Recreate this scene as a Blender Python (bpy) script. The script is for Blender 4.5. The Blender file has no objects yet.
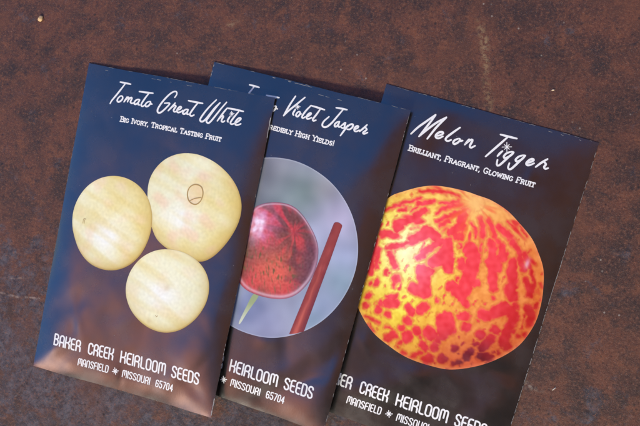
import bpy, math, random
import numpy as np
from mathutils import Vector, Matrix, noise
# Seed packets on a rusty steel sheet.  Layout numbers are millimetres; 1 Blender unit = 100 mm.
MM = 0.01
CAM_R=[[0.954224, 0.194124, -0.227535], [0.201166, -0.979525, 0.007949], [-0.221333, -0.053358, -0.973737]]
CAM_C=[193.757, 108.184, 379.271]
CAM_F=1000.5621290825943
PKT_H=128.027
POSE=[(0.0, 0.0, 0.0), (45.2443, 9.9857, -6.2593), (111.6904, 13.6212, -9.1463)]
ART={'t1': [[(15.76,122.93),(18.11,122.94),(20.55,122.85)],[(18.15,122.72),(16.77,120.09),(15.21,117.31),(13.77,114.93),(13.27,113.6)],[(17.24,117.43),(16.35,116.35),(16.13,115.34),(16.78,114.87),(17.73,115.43),(18.37,116.5),(18.1,117.38),(17.24,117.43)],[(19.25,115.31),(19.84,116.57),(20.2,117.52)],[(19.9,116.31),(20.54,117.34),(21.08,117.36),(20.95,116.37),(20.81,115.58)],[(20.97,116.26),(21.78,117.48),(22.44,117.4),(22.22,116.4),(22.16,115.62),(22.87,115.28),(23.55,115.67)],[(25.95,117.21),(24.81,117.16),(23.95,116.24),(23.92,115.35),(24.58,115.2),(25.31,115.79),(25.95,117.21)],[(25.95,117.21),(25.6,116.03),(25.71,115.28),(26.36,115.2)],[(24.97,120.53),(27.69,120.62),(31.01,120.81)],[(29.31,120.51),(28.15,118.39),(27.14,116.11),(27.05,115.13),(27.82,114.88),(28.7,115.69)],[(30.08,117.2),(29.15,116.57),(28.8,115.63),(29.34,115.04),(30.22,115.5),(30.84,116.56),(30.74,117.24),(30.08,117.2)],[(30.86,116.45),(31.62,116.43)],[(40.64,120.82),(41.22,122.25),(40.83,123.13),(39.89,123.09),(38.46,121.97),(36.67,119.56),(35.15,116.81),(34.44,114.58),(34.99,113.53),(36.16,113.93),(37.66,115.73),(39.05,118.07),(36.83,117.76)],[(39.04,115.09),(40.16,116.74),(41.33,118.66)],[(40.36,116.77),(41.28,117.7),(41.92,117.43),(41.41,116.28),(41.32,115.5),(41.93,115.15),(42.76,115.75)],[(42.79,115.99),(43.9,116.64),(44.35,117.48),(43.7,117.59),(43.03,116.86),(42.74,115.67),(43.37,115.18),(44.51,115.68),(45.18,116.41)],[(47.29,117.16),(46.3,116.99),(45.48,115.97),(45.44,115.16),(46.26,115.16),(47.1,116.07),(47.38,117.1)],[(47.38,117.1),(47.16,116.0),(47.31,115.27),(47.94,115.38)],[(46.7,120.62),(49.66,120.61),(52.9,120.68)],[(50.9,120.52),(49.7,118.42),(48.57,115.95),(48.62,115.09),(49.39,114.92),(50.3,115.5)],[(58.26,123.07),(56.53,120.7),(54.7,117.74),(53.34,114.85),(53.31,113.82),(54.26,113.54),(55.42,114.66),(56.85,117.18),(58.31,119.88),(60.05,122.25)],[(60.05,122.25),(58.27,119.12),(56.68,116.01),(55.92,114.18),(56.71,113.49),(57.68,114.12),(59.62,117.48),(61.08,120.18),(62.73,122.91)],[(63.41,120.59),(62.23,118.51),(60.53,115.01)],[(60.96,115.84),(62.0,117.27),(62.65,117.23),(62.32,116.08),(62.26,115.21),(62.95,115.0),(63.56,115.56)],[(65.39,117.76),(64.7,115.87),(65.07,115.42)],[(63.59,120.7),(66.98,120.74),(70.39,120.63)],[(68.49,120.18),(67.17,117.89),(66.19,115.84),(66.16,115.01),(66.8,114.83),(67.7,115.29)],[(68.0,115.42),(69.16,116.38),(70.03,117.58),(69.49,117.86),(68.7,117.23),(68.0,115.79),(68.34,114.92),(69.28,114.98),(70.42,115.67)]], 'star1': [(65.85,118.85)], 't2': [[(17.12,122.55),(19.16,122.56),(21.29,122.47)],[(19.2,122.34),(18.0,119.71),(16.64,116.93),(15.39,114.55),(14.95,113.22)],[(18.41,117.05),(17.63,115.97),(17.44,114.96),(18.01,114.49),(18.83,115.05),(19.39,116.12),(19.16,117.0),(18.41,117.05)],[(20.16,114.93),(20.67,116.19),(20.98,117.14)],[(20.72,115.93),(21.28,116.96),(21.75,116.98),(21.64,115.99),(21.51,115.2)],[(21.65,115.88),(22.36,117.1),(22.93,117.02),(22.74,116.02),(22.69,115.24),(23.31,114.9),(23.9,115.29)],[(25.99,116.83),(24.99,116.78),(24.25,115.86),(24.22,114.97),(24.79,114.82),(25.43,115.41),(25.99,116.83)],[(25.99,116.83),(25.68,115.65),(25.78,114.9),(26.34,114.82)],[(25.13,120.15),(27.5,120.24),(30.39,120.43)],[(28.91,120.13),(27.9,118.01),(27.02,115.73),(26.94,114.75),(27.61,114.5),(28.38,115.31)],[(29.58,116.82),(28.77,116.19),(28.46,115.25),(28.93,114.66),(29.7,115.12),(30.24,116.18),(30.15,116.86),(29.58,116.82)],[(30.26,116.07),(30.92,116.05)],[(36.7,122.62),(35.48,119.14),(34.01,114.08)],[(34.01,114.08),(35.73,116.76),(38.07,119.76),(40.52,123.05)],[(38.04,117.69),(37.5,115.8),(37.98,115.31)],[(39.75,117.21),(39.06,116.44),(38.85,115.45),(39.54,115.09),(40.21,115.97),(40.32,116.86),(39.75,117.21)],[(40.34,116.34),(40.86,116.47)],[(43.81,120.59),(42.43,118.2),(41.48,115.91),(41.52,115.2),(42.08,115.15),(42.7,115.75)],[(43.24,115.78),(44.21,116.68),(44.75,117.56),(44.32,117.72),(43.56,116.9),(43.24,115.78),(43.71,115.22),(44.63,115.56),(45.27,116.09)],[(44.13,120.55),(46.49,120.49),(49.44,120.35)],[(47.7,120.04),(46.84,117.78),(45.93,115.69),(46.28,115.1),(47.23,115.63)],[(53.67,122.25),(55.75,122.38),(58.05,122.42)],[(56.57,122.21),(55.09,119.18),(53.58,116.21),(52.15,114.37),(50.92,113.88),(50.11,114.42),(50.35,115.97),(51.88,118.21)],[(56.43,117.35),(55.51,116.91),(54.87,115.86),(55.15,115.11),(55.9,115.48),(56.42,117.09)],[(56.42,117.09),(56.31,115.95),(56.76,115.28),(57.39,115.66)],[(57.45,115.86),(58.81,117.5),(58.76,116.56),(58.92,115.67),(58.36,115.2),(57.67,115.32)],[(59.99,116.68),(59.07,114.41),(58.14,112.21)],[(59.67,115.75),(60.81,117.18),(61.89,117.44),(61.92,116.34),(61.05,115.31),(60.08,115.22)],[(62.85,115.72),(63.87,116.45),(64.19,117.24),(63.54,117.26),(62.85,116.28),(63.04,115.29),(63.83,115.19),(64.84,115.96)],[(65.07,115.53),(66.33,117.21),(67.26,118.66)],[(66.72,117.6),(67.63,117.02),(67.16,116.24),(66.51,115.41),(66.99,115.05),(68.21,115.87)]], 'star2': [(38.73,118.8)], 't3': [[(14.67,112.27),(16.54,115.34),(18.91,118.31),(21.58,121.73)],[(21.62,121.6),(20.08,117.49),(17.89,112.12)],[(17.89,112.12),(20.53,116.0),(22.86,119.05),(25.76,121.97)],[(25.78,121.89),(23.33,117.48),(21.15,112.12)],[(24.1,114.16),(25.5,114.88),(26.35,115.9),(25.84,116.21),(24.77,115.77),(23.88,114.42),(24.18,113.58),(25.21,113.55),(26.56,114.72)],[(31.79,119.64),(29.85,117.26),(27.97,114.66),(27.98,113.7),(28.9,113.55),(29.92,114.29)],[(32.45,115.47),(31.22,114.53),(30.93,113.53),(31.6,113.12),(32.75,114.19),(33.13,115.35),(32.45,115.47)],[(33.06,114.68),(34.14,115.18)],[(36.3,116.34),(35.87,115.21),(35.33,113.96)],[(35.45,114.18),(36.81,116.17),(37.59,116.44),(37.52,115.32),(37.29,113.97),(37.93,113.52),(39.14,114.64)],[(47.0,121.33),(49.86,121.37),(53.16,121.49)],[(49.89,121.28),(47.15,116.88),(44.07,111.97)],[(49.45,115.61),(48.8,114.6),(48.23,113.32)],[(52.4,116.12),(51.04,115.1),(50.5,113.73),(51.32,113.39),(52.78,114.87),(53.46,116.23),(52.4,116.12)],[(53.54,116.3),(51.65,113.1),(49.77,110.13),(48.87,110.26),(48.63,111.98)],[(57.15,116.13),(55.76,115.25),(55.0,113.83),(55.71,113.36),(56.96,114.39),(57.8,116.03),(57.15,116.13)],[(57.96,116.27),(56.18,113.06),(54.26,109.99),(53.22,110.27),(53.17,111.99)],[(59.3,113.72),(60.5,114.46),(61.38,115.43),(60.91,115.73),(60.01,115.28),(59.13,113.82),(59.44,113.09),(60.4,113.22),(61.8,114.35)],[(62.77,113.19),(64.27,115.22),(66.03,117.16)],[(64.92,115.88),(66.02,115.19),(65.66,114.04),(66.31,113.46),(67.18,114.0)]], 'star3': [(50.55,117.51)], 'sub': [[(19.23,107.34),(63.72,107.35)],[(31.26,107.71),(56.52,107.81)],[(15.5,105.98),(64.46,105.83)]], 'F': {'Htl': (38.25,16.04), 'Hbl': (38.73,11.54), 'Sb': (73.46,11.12), 'Str': (73.86,15.92), 'S1': (61.9,11.31), 'M': (40.82,5.53), '4': (63.01,5.63), 'star': (37.44,7.37), 'E': (16.53,11.49), 'C': (24.05,11.27), 'K': (35.45,11.35), 'Man': (20.38,5.99), 'B': (8.04,11.24)}, 'tom': [[(47.87,99.5),(55.32,100.67),(62.02,98.99),(68.28,96.08),(72.82,92.27),(75.54,88.12),(77.31,83.79),(77.63,77.99),(75.2,71.6),(72.52,66.31),(68.51,61.29),(65.14,59.13),(60.04,59.09),(50.63,60.99),(44.93,63.37),(41.61,68.08),(40.05,74.38),(37.23,80.43),(36.92,86.39),(39.0,92.19),(42.68,96.48)],[(20.86,84.93),(26.65,85.31),(32.88,83.35),(37.72,79.55),(40.53,74.29),(41.57,69.21),(41.17,62.76),(39.1,55.94),(34.93,50.76),(29.7,47.67),(23.99,46.73),(17.19,47.93),(12.21,51.71),(9.41,56.53),(6.38,61.32),(5.66,67.13),(7.15,73.39),(10.22,78.86),(15.32,83.09)],[(35.14,40.99),(35.33,47.86),(39.15,55.01),(44.62,59.1),(50.48,61.04),(57.64,61.44),(64.27,59.07),(68.71,54.81),(70.71,50.03),(71.05,43.44),(67.89,36.5),(62.87,30.99),(56.76,27.99),(50.03,27.73),(44.31,29.97),(38.2,33.89)]], 'scar': [[(56.66,88.6),(59.42,88.2),(60.69,85.73),(60.29,82.69),(58.37,80.88),(55.68,81.52),(54.26,84.09),(54.58,86.88),(56.66,88.6)],[(55.64,81.75),(57.66,83.11),(60.26,84.1)],[(11.67,64.26)],[(50.9,33.66)]], 'circ': (42.3,63.15,35.14), 'jtom': [(32.14,76.86),(35.21,78.83),(40.16,80.48),(44.38,81.3),(48.11,80.73),(51.75,78.75),(55.2,75.88),(58.92,71.82),(60.53,69.26),(61.48,65.92),(62.29,61.42),(61.68,56.5),(59.88,52.24),(57.08,48.06),(53.35,45.54),(47.23,44.21),(41.29,43.89),(35.97,44.78),(32.24,47.38),(29.67,53.62),(28.6,62.34),(29.74,70.83)], 'stick': [(64.67,79.52),(68.16,79.21),(64.17,35.55),(58.61,32.71)], 'calyx': [(40.43,43.43),(42.77,43.51),(40.05,36.14),(38.25,30.87),(37.54,31.07),(38.84,37.42)], 'mel': [(13.55,86.64),(18.56,90.64),(25.22,94.59),(31.13,96.46),(40.22,97.35),(45.58,97.23),(51.06,96.84),(57.58,94.92),(63.43,91.46),(68.85,87.7),(72.36,83.83),(76.25,78.2),(78.36,71.6),(79.4,64.95),(79.21,57.22),(76.22,48.29),(70.3,40.95),(63.1,35.38),(54.77,31.46),(47.14,30.33),(37.33,30.41),(28.81,32.77),(22.26,35.55),(16.61,40.12),(11.8,46.17),(8.42,53.98),(6.96,65.64),(8.6,77.8)], 'pole': (46.09,94.26), 'caps': [([(13.64,81.61),(17.52,84.74),(22.22,87.83),(25.48,90.04)],0.72),([(18.84,83.18),(21.01,84.39)],0.72),([(23.23,84.5),(25.49,86.3)],0.6),([(25.36,87.66),(27.36,88.82)],1.08),([(19.01,77.9),(21.45,79.21),(24.23,81.18),(26.7,84.16),(28.21,86.01)],1.44),([(19.01,77.9),(20.15,76.01),(21.39,77.51)],1.56),([(14.98,72.45),(17.58,73.25),(20.41,73.28)],1.38),([(13.55,76.24),(13.39,73.93)],0.6),([(26.32,74.26),(28.57,76.07),(30.29,79.11)],1.5),([(25.05,77.51),(27.65,79.14)],0.24),([(24.54,92.43),(28.04,93.75),(31.77,94.3)],0.72),([(31.77,94.3),(35.47,94.85),(39.32,94.89)],0.66),([(24.82,87.78),(28.33,89.11),(30.22,90.23)],0.96),([(33.43,90.64),(36.55,91.3),(39.35,92.97)],0.84),([(32.54,86.21),(35.99,89.47),(40.66,92.26)],0.78),([(25.1,83.12),(27.8,85.33)],1.2),([(33.98,83.31),(36.91,86.42),(41.0,89.32),(43.71,91.24)],0.9),([(35.38,82.35),(37.96,84.8)],1.08),([(42.1,83.85),(42.34,86.69),(42.64,88.44)],1.68),([(39.69,80.89),(43.61,84.31)],1.56),([(29.47,76.07),(32.07,78.55),(35.08,77.8)],2.04),([(46.16,86.75),(48.27,85.19),(49.69,82.31)],0.72),([(49.05,89.83),(50.62,86.45),(52.03,83.58)],0.9),([(42.17,79.99),(44.18,80.61)],1.5),([(49.0,89.27),(50.42,86.39),(51.98,83.02)],1.2),([(52.14,89.67),(53.9,87.46),(55.95,84.24)],0.9),([(56.37,88.22),(58.95,86.82),(61.53,85.42)],1.38),([(58.73,91.13),(61.94,89.38)],0.54),([(63.75,90.48),(67.25,87.73)],0.48),([(54.44,96.4),(59.29,94.58)],0.36),([(13.53,69.69),(14.25,65.39),(14.3,61.44),(15.02,57.14)],1.32),([(15.77,66.99),(16.49,59.87)],1.02),([(18.63,67.88),(20.55,69.04),(23.5,70.52),(26.8,72.67),(29.13,74.23)],0.9),([(20.29,66.15),(22.1,63.9),(23.5,62.08)],1.32),([(20.91,58.44),(20.78,59.81)],0.84),([(24.9,57.45),(25.52,58.21)],1.8),([(24.43,56.17),(25.31,54.2)],0.6),([(32.23,70.44),(32.28,69.34)],1.5),([(32.65,64.42),(34.6,61.67)],1.5),([(32.25,56.43),(34.1,55.9),(36.8,56.21)],2.15),([(18.57,54.86),(17.99,52.98)],0.9),([(16.01,53.48),(16.38,53.03)],0.72),([(24.51,50.26),(27.02,51.36)],1.2),([(17.0,48.68),(16.63,48.0)],1.2),([(32.28,70.46),(35.08,74.12),(37.67,76.6)],1.5),([(30.85,67.77),(32.28,70.46)],1.2),([(36.42,67.84),(38.69,71.35),(40.15,75.7)],2.04),([(39.84,76.72),(41.58,72.81),(43.11,67.73)],2.15),([(37.79,68.83),(40.32,69.63)],2.15),([(33.78,63.65),(35.52,59.72),(37.11,56.31)],2.51),([(36.83,64.62),(36.63,63.44)],1.5),([(44.43,77.59),(44.94,76.64)],0.72),([(48.5,77.19),(50.92,74.63),(51.45,69.26),(51.17,64.73),(50.74,60.7)],2.75),([(46.87,71.69),(47.99,69.83)],1.68),([(49.7,78.67),(52.57,74.59)],1.2),([(53.67,65.53),(54.32,65.19)],1.68),([(46.11,61.44),(48.74,60.06),(50.7,59.02)],2.27),([(47.2,65.13),(47.36,64.62)],0.84),([(41.79,55.58),(42.07,55.56)],0.72),([(52.34,78.94),(52.65,77.93)],0.54),([(55.66,81.62),(57.12,77.68),(58.09,73.57)],1.68),([(59.42,81.69),(60.83,78.84)],1.62),([(56.65,74.77),(59.2,71.72),(61.02,65.68)],1.68),([(59.8,76.87),(60.77,72.77)],1.38),([(65.18,76.91),(66.14,72.82),(67.75,68.39)],1.8),([(61.81,79.14),(61.43,76.83)],1.2),([(67.08,67.07),(68.81,64.88)],2.27),([(52.42,73.44),(52.33,72.86)],1.5),([(54.46,65.79),(54.71,65.31)],1.32),([(51.69,80.39),(52.6,77.36)],0.48),([(63.06,83.92),(65.92,81.53),(68.11,77.83),(69.6,75.57)],1.14),([(68.18,81.14),(71.49,77.26)],1.08),([(71.54,71.8),(73.76,69.77),(74.51,67.28)],1.26),([(72.43,75.91),(74.31,73.23),(75.18,68.59)],0.78),([(62.16,61.9),(62.31,61.78)],0.72),([(77.18,72.51),(78.12,71.17)],0.54),([(17.06,44.52),(17.16,44.42)],1.35),([(21.78,44.29),(21.93,44.27)],1.72),([(22.4,46.97),(22.53,47.01)],1.35),([(24.99,47.82),(27.58,48.66)],1.95),([(25.83,43.84),(26.0,43.76)],1.57),([(32.88,48.62),(34.32,47.33)],1.72),([(37.23,49.34),(38.85,50.92)],1.95),([(42.61,54.6),(42.74,54.64)],1.12),([(18.0,40.2),(21.65,39.98),(23.89,39.65)],0.6),([(26.87,39.22),(28.78,38.79)],0.45),([(33.97,43.83),(34.14,43.75)],1.87),([(32.45,40.71),(32.61,40.63)],1.42),([(19.86,37.61),(22.59,35.67)],0.6),([(28.46,35.13),(30.33,37.18)],1.72),([(35.63,37.18),(35.56,38.57)],1.95),([(33.45,35.03),(33.58,35.07)],1.12),([(31.49,36.85),(31.57,36.81)],0.82),([(38.27,41.23),(38.4,41.28)],1.87),([(40.22,39.42),(40.35,39.46)],0.9),([(42.82,42.39),(43.74,41.65)],2.54),([(45.8,48.64),(48.22,49.79)],2.24),([(48.99,47.25),(48.69,43.65)],1.95),([(46.85,40.57),(46.97,40.62)],1.57),([(41.95,37.17),(43.28,36.21)],1.65),([(46.35,37.6),(46.48,37.64)],1.8),([(41.96,33.65),(39.16,31.29)],0.82),([(44.91,31.97),(45.75,32.68)],2.1),([(35.58,31.5),(35.94,31.48)],1.05),([(50.54,34.09),(50.66,34.14)],1.87),([(33.39,32.89),(33.46,32.91)],0.45),([(52.52,57.12),(52.64,57.16)],1.8),([(47.87,49.67),(49.66,46.06)],2.7),([(52.74,51.83),(54.58,52.57)],1.72),([(55.7,48.41),(55.82,48.45)],2.02),([(46.17,48.41),(47.91,42.67)],2.1),([(59.98,55.04),(62.03,55.02)],2.1),([(64.12,57.09),(67.43,59.56)],2.4),([(69.46,59.53),(71.44,57.42)],2.1),([(71.21,55.97),(70.51,51.59)],1.65),([(65.98,50.92),(66.11,50.96)],1.72),([(61.56,47.57),(61.68,47.61)],1.87),([(70.09,50.76),(70.43,47.41),(72.03,46.57)],1.95),([(65.74,47.23),(64.46,44.72),(63.61,43.04)],1.8),([(70.72,62.01),(70.91,61.38)],1.27),([(75.37,62.15),(77.34,60.05),(77.48,57.35)],1.65),([(77.72,64.29),(77.91,63.66)],1.05),([(76.99,52.37),(77.11,52.41)],1.12),([(74.65,51.25),(74.77,51.29)],0.82),([(72.35,52.2),(72.47,52.24)],0.97),([(59.65,40.31),(58.98,37.99)],1.65),([(60.75,43.47),(60.87,43.52)],1.12),([(54.06,39.48),(54.18,39.52)],1.57),([(51.13,34.28),(51.26,34.32)],1.65),([(54.75,33.75),(57.69,35.45)],0.82),([(63.95,39.67),(67.22,40.09)],1.65),([(69.63,43.33),(70.0,43.25)],0.67)]}

W = 82.0; H = PKT_H
TILT = [(0.5, 3.6), (0.5, 3.2), (0.40, 0.0)]
random.seed(7)
sc = bpy.context.scene
col = sc.collection

# ------------------------------------------------------------------ helpers
def lin(c):
    return tuple(((x/255)/12.92 if x/255 <= 0.04045 else ((x/255+0.055)/1.055)**2.4) for x in c)
def lin_np(a):
    a = np.clip(a/255.0, 0, 1)
    return np.where(a <= 0.04045, a/12.92, ((a+0.055)/1.055)**2.4)
def N3(x, y, z=0.0):
    return noise.noise((x, y, z))
def make(name, verts, faces, mat, parent=None, smooth=True, colors=None):
    me = bpy.data.meshes.new(name)
    me.from_pydata(verts, [], faces); me.update()
    if smooth:
        me.polygons.foreach_set('use_smooth', [True]*len(me.polygons))
    if colors is not None:
        at = me.color_attributes.new('print_colour', 'FLOAT_COLOR', 'POINT')
        c4 = np.ones((len(verts), 4), dtype=np.float32); c4[:, :3] = colors
        at.data.foreach_set('color', c4.ravel())
    me.materials.append(mat)
    o = bpy.data.objects.new(name, me); col.objects.link(o)
    if parent: o.parent = parent
    return o
def tag(o, label=None, cat=None, group=None, kind=None):
    if label: o['label'] = label
    if cat: o['category'] = cat
    if group: o['group'] = group
    if kind: o['kind'] = kind

# ------------------------------------------------------------------ node helpers
class NT:
    def __init__(s, mat):
        mat.use_nodes = True
        s.t = mat.node_tree; s.t.nodes.clear()
    def n(s, typ, **kw):
        nd = s.t.nodes.new(typ)
        for k, v in kw.items(): setattr(nd, k, v)
        return nd
    def l(s, a, b): s.t.links.new(a, b)
    def val(s, x, sock):
        if hasattr(x, 'links'): s.l(x, sock)
        else: sock.default_value = x
    def math(s, op, a, b=0.0, c=None, clamp=False):
        nd = s.n('ShaderNodeMath', operation=op, use_clamp=clamp)
        s.val(a, nd.inputs[0]); s.val(b, nd.inputs[1])
        if c is not None: s.val(c, nd.inputs[2])
        return nd.outputs[0]
    def mix(s, f, a, b):
        nd = s.n('ShaderNodeMix', data_type='RGBA')
        s.val(f, nd.inputs[0])
        for x, i in ((a, 6), (b, 7)):
            if hasattr(x, 'links'): s.l(x, nd.inputs[i])
            else: nd.inputs[i].default_value = (*x, 1)
        return nd.outputs[2]
    def noise(s, vec, scale, detail=4, rough=0.55, dist=0.0):
        nd = s.n('ShaderNodeTexNoise'); s.l(vec, nd.inputs['Vector'])
        nd.inputs['Scale'].default_value = scale; nd.inputs['Detail'].default_value = detail
        nd.inputs['Roughness'].default_value = rough; nd.inputs['Distortion'].default_value = dist
        return nd.outputs['Fac']
    def rng(s, x, a, b, c=0.0, d=1.0, smooth=True):
        nd = s.n('ShaderNodeMapRange'); nd.interpolation_type = 'SMOOTHSTEP' if smooth else 'LINEAR'
        s.val(x, nd.inputs[0])
        for i, v in enumerate((a, b, c, d)): nd.inputs[i+1].default_value = v
        return nd.outputs[0]
    def dot(s, vec, d):
        nd = s.n('ShaderNodeVectorMath', operation='DOT_PRODUCT'); s.l(vec, nd.inputs[0]); nd.inputs[1].default_value = d
        return nd.outputs['Value']

# ------------------------------------------------------------------ materials
def print_material(name, base=None, rough=0.36, spec=0.5, attr=False, grain=0.0, ior=1.5):
    m = bpy.data.materials.new(name); t = NT(m)
    out = t.n('ShaderNodeOutputMaterial'); b = t.n('ShaderNodeBsdfPrincipled'); t.l(b.outputs[0], out.inputs[0])
    tc = t.n('ShaderNodeTexCoord').outputs['Object']
    if attr:
        a = t.n('ShaderNodeAttribute', attribute_name='print_colour'); t.l(a.outputs['Color'], b.inputs['Base Color'])
    else:
        g = t.noise(tc, 130, 3, 0.6)
        lo = tuple(x*(1-grain) for x in base); hi = tuple(x*(1+grain) for x in base)
        t.l(t.mix(g, lo, hi), b.inputs['Base Color'])
    sm = t.noise(tc, 6, 4, 0.6)
    t.l(t.rng(sm, 0.3, 0.7, rough-0.05, rough+0.07), b.inputs['Roughness'])
    b.inputs['Specular IOR Level'].default_value = spec; b.inputs['IOR'].default_value = ior
    bp = t.n('ShaderNodeBump'); bp.inputs['Strength'].default_value = 0.06; bp.inputs['Distance'].default_value = 0.002
    t.l(t.noise(tc, 160, 3, 0.6), bp.inputs['Height'])
    bp2 = t.n('ShaderNodeBump'); bp2.inputs['Strength'].default_value = 0.05; bp2.inputs['Distance'].default_value = 0.012
    t.l(t.noise(tc, 5.5, 2, 0.4), bp2.inputs['Height']); t.l(bp.outputs[0], bp2.inputs['Normal']); t.l(bp2.outputs[0], b.inputs['Normal'])
    return m
SPEC = 0.8
ROUGH = 0.24
def paper_material(base_a, base_b):
    """dark printed paper: near-black ink, faintly scuffed"""
    m = print_material('dark_printed_paper', base_a, ROUGH, SPEC, grain=0.25, ior=1.88)
    return m
M_INK = paper_material((0.007, 0.006, 0.0065), None)
M_ART = print_material('colour_print', None, ROUGH+0.14, 0.5, attr=True)
M_WHITE = print_material('white_print', (0.80, 0.80, 0.80), ROUGH+0.14, 0.5, grain=0.02)
M_SCAR = print_material('brown_print', (0.42, 0.28, 0.10), ROUGH+0.14, 0.5, grain=0.1)
M_WORN = print_material('worn_paper', (0.30, 0.29, 0.28), 0.8, 0.3, grain=0.5)

def rust_material():
    m = bpy.data.materials.new('rusty_steel'); t = NT(m)
    out = t.n('ShaderNodeOutputMaterial'); b = t.n('ShaderNodeBsdfPrincipled'); t.l(b.outputs[0], out.inputs[0])
    tc = t.n('ShaderNodeTexCoord').outputs['Object']
    big = t.noise(tc, 0.9, 3, 0.5); mid = t.noise(tc, 7, 6, 0.62, 0.3); blot = t.noise(tc, 22, 5, 0.6, 0.4)
    fine = t.noise(tc, 95, 4, 0.7); grain = t.noise(tc, 260, 2, 0.7)
    c = t.mix(t.rng(mid, 0.34, 0.66), (0.046, 0.023, 0.018), (0.118, 0.042, 0.024))
    c = t.mix(t.math('MULTIPLY', t.rng(t.noise(tc, 15, 5, 0.65, 0.2), 0.50, 0.68), 0.55), c, (0.170, 0.060, 0.028))
    c = t.mix(t.math('MULTIPLY', t.rng(blot, 0.50, 0.72), 0.7), c, (0.024, 0.017, 0.017))
    # bare blue-grey mill scale, with sky reflection painted in, mostly towards the near left corner
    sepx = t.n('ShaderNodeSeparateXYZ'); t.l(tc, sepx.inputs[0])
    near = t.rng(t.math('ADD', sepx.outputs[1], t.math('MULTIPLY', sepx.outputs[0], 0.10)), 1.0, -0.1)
    scale_sky = t.rng(t.math('ADD', t.math('MULTIPLY', near, 0.20), t.noise(tc, 8, 8, 0.72, 0.4)), 0.57, 0.73)
    c = t.mix(t.math('MULTIPLY', scale_sky, 0.85), c, t.mix(t.rng(t.noise(tc, 30, 5, 0.7), 0.35, 0.65), (0.026, 0.027, 0.035), (0.092, 0.093, 0.110)))
    c = t.mix(t.math('MULTIPLY', t.rng(fine, 0.52, 0.70), 0.80), c, (0.190, 0.076, 0.042))
    c = t.mix(t.math('MULTIPLY', t.rng(fine, 0.47, 0.30), 0.80), c, (0.022, 0.015, 0.016))
    c = t.mix(t.math('MULTIPLY', t.rng(grain, 0.55, 0.78), 0.60), c, (0.22, 0.17, 0.15))
    c = t.mix(t.math('MULTIPLY', t.rng(grain, 0.45, 0.25), 0.60), c, (0.018, 0.012, 0.012))
    st_ = t.noise(tc, 1.6, 5, 0.6, 0.8)
    c = t.mix(t.math('MULTIPLY', t.rng(st_, 0.52, 0.66), 0.55), c, t.mix(0.55, c, (0.020, 0.012, 0.011)))
    c = t.mix(t.math('MULTIPLY', t.rng(st_, 0.46, 0.34), 0.5), c, (0.120, 0.045, 0.024))
    # light flecks
    vo = t.n('ShaderNodeTexVoronoi'); vo.inputs['Scale'].default_value = 17; t.l(tc, vo.inputs['Vector'])
    fl = t.math('MULTIPLY', t.rng(vo.outputs['Distance'], 0.085, 0.03), t.rng(t.noise(tc, 3.1, 2), 0.52, 0.62))
    c = t.mix(t.math('MULTIPLY', fl, 0.55), c, (0.38, 0.33, 0.28))
    vo2 = t.n('ShaderNodeTexVoronoi'); vo2.inputs['Scale'].default_value = 26; t.l(tc, vo2.inputs['Vector'])
    pit = t.math('MULTIPLY', t.rng(vo2.outputs['Distance'], 0.20, 0.05), t.rng(t.noise(tc, 4.3, 2), 0.45, 0.6))
    c = t.mix(t.math('MULTIPLY', pit, 0.9), c, (0.022, 0.014, 0.012))
    # long marks: (start, end, half width, colour, amount)
    for (x0, y0, x1, y1, w, cc, am, nsc) in ((153.4, 171, 160, 152, 2.6, (0.34, 0.25, 0.13), 0.50, 60), (159.5, 154, 164.5, 136, 2.2, (0.30, 0.20, 0.10), 0.38, 60),
            (-30, 25.6, 0.5, 28.5, 0.8, (0.30, 0.22, 0.18), 0.7, 40), (-22, 33, -8, 36, 0.7, (0.28, 0.20, 0.16), 0.5, 50),
            (54, 150.5, 60, 156, 2.2, (0.34, 0.25, 0.14), 0.40, 70), (188, 41, 204, 40, 1.4, (0.30, 0.25, 0.20), 0.5, 60)):
        L = math.hypot(x1-x0, y1-y0); tx, ty = (x1-x0)/L, (y1-y0)/L
        al = t.math('SUBTRACT', t.dot(tc, (tx, ty, 0)), (x0*tx+y0*ty)*MM)
        ac = t.math('SUBTRACT', t.dot(tc, (-ty, tx, 0)), (-x0*ty+y0*tx)*MM)
        ac = t.math('ADD', ac, t.math('MULTIPLY', t.math('SUBTRACT', t.noise(tc, 9, 4, 0.6), 0.5), 0.05))
        k = t.math('MULTIPLY', t.rng(t.math('ABSOLUTE', ac), w*MM, 0), t.math('MULTIPLY', t.rng(al, -0.02, 0.05), t.rng(al, L*MM+0.02, L*MM-0.05)))
        k = t.math('MULTIPLY', k, t.rng(t.noise(tc, nsc, 3, 0.7), 0.42, 0.62))
        c = t.mix(t.math('MULTIPLY', k, am), c, cc)
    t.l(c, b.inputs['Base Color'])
    t.l(t.rng(t.math('ADD', fine, t.math('MULTIPLY', scale_sky, -0.25)), 0.2, 0.8, 0.38, 0.62), b.inputs['Roughness'])
    b.inputs['Specular IOR Level'].default_value = 0.4
    bp = t.n('ShaderNodeBump'); bp.inputs['Strength'].default_value = 0.40; bp.inputs['Distance'].default_value = 0.0030
    hgt = t.math('ADD', t.math('MULTIPLY', fine, 1.0), t.math('ADD', t.math('MULTIPLY', blot, 1.4), t.math('MULTIPLY', grain, 0.45)))
    t.l(hgt, bp.inputs['Height']); t.l(bp.outputs[0], b.inputs['Normal'])
    return m

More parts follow.
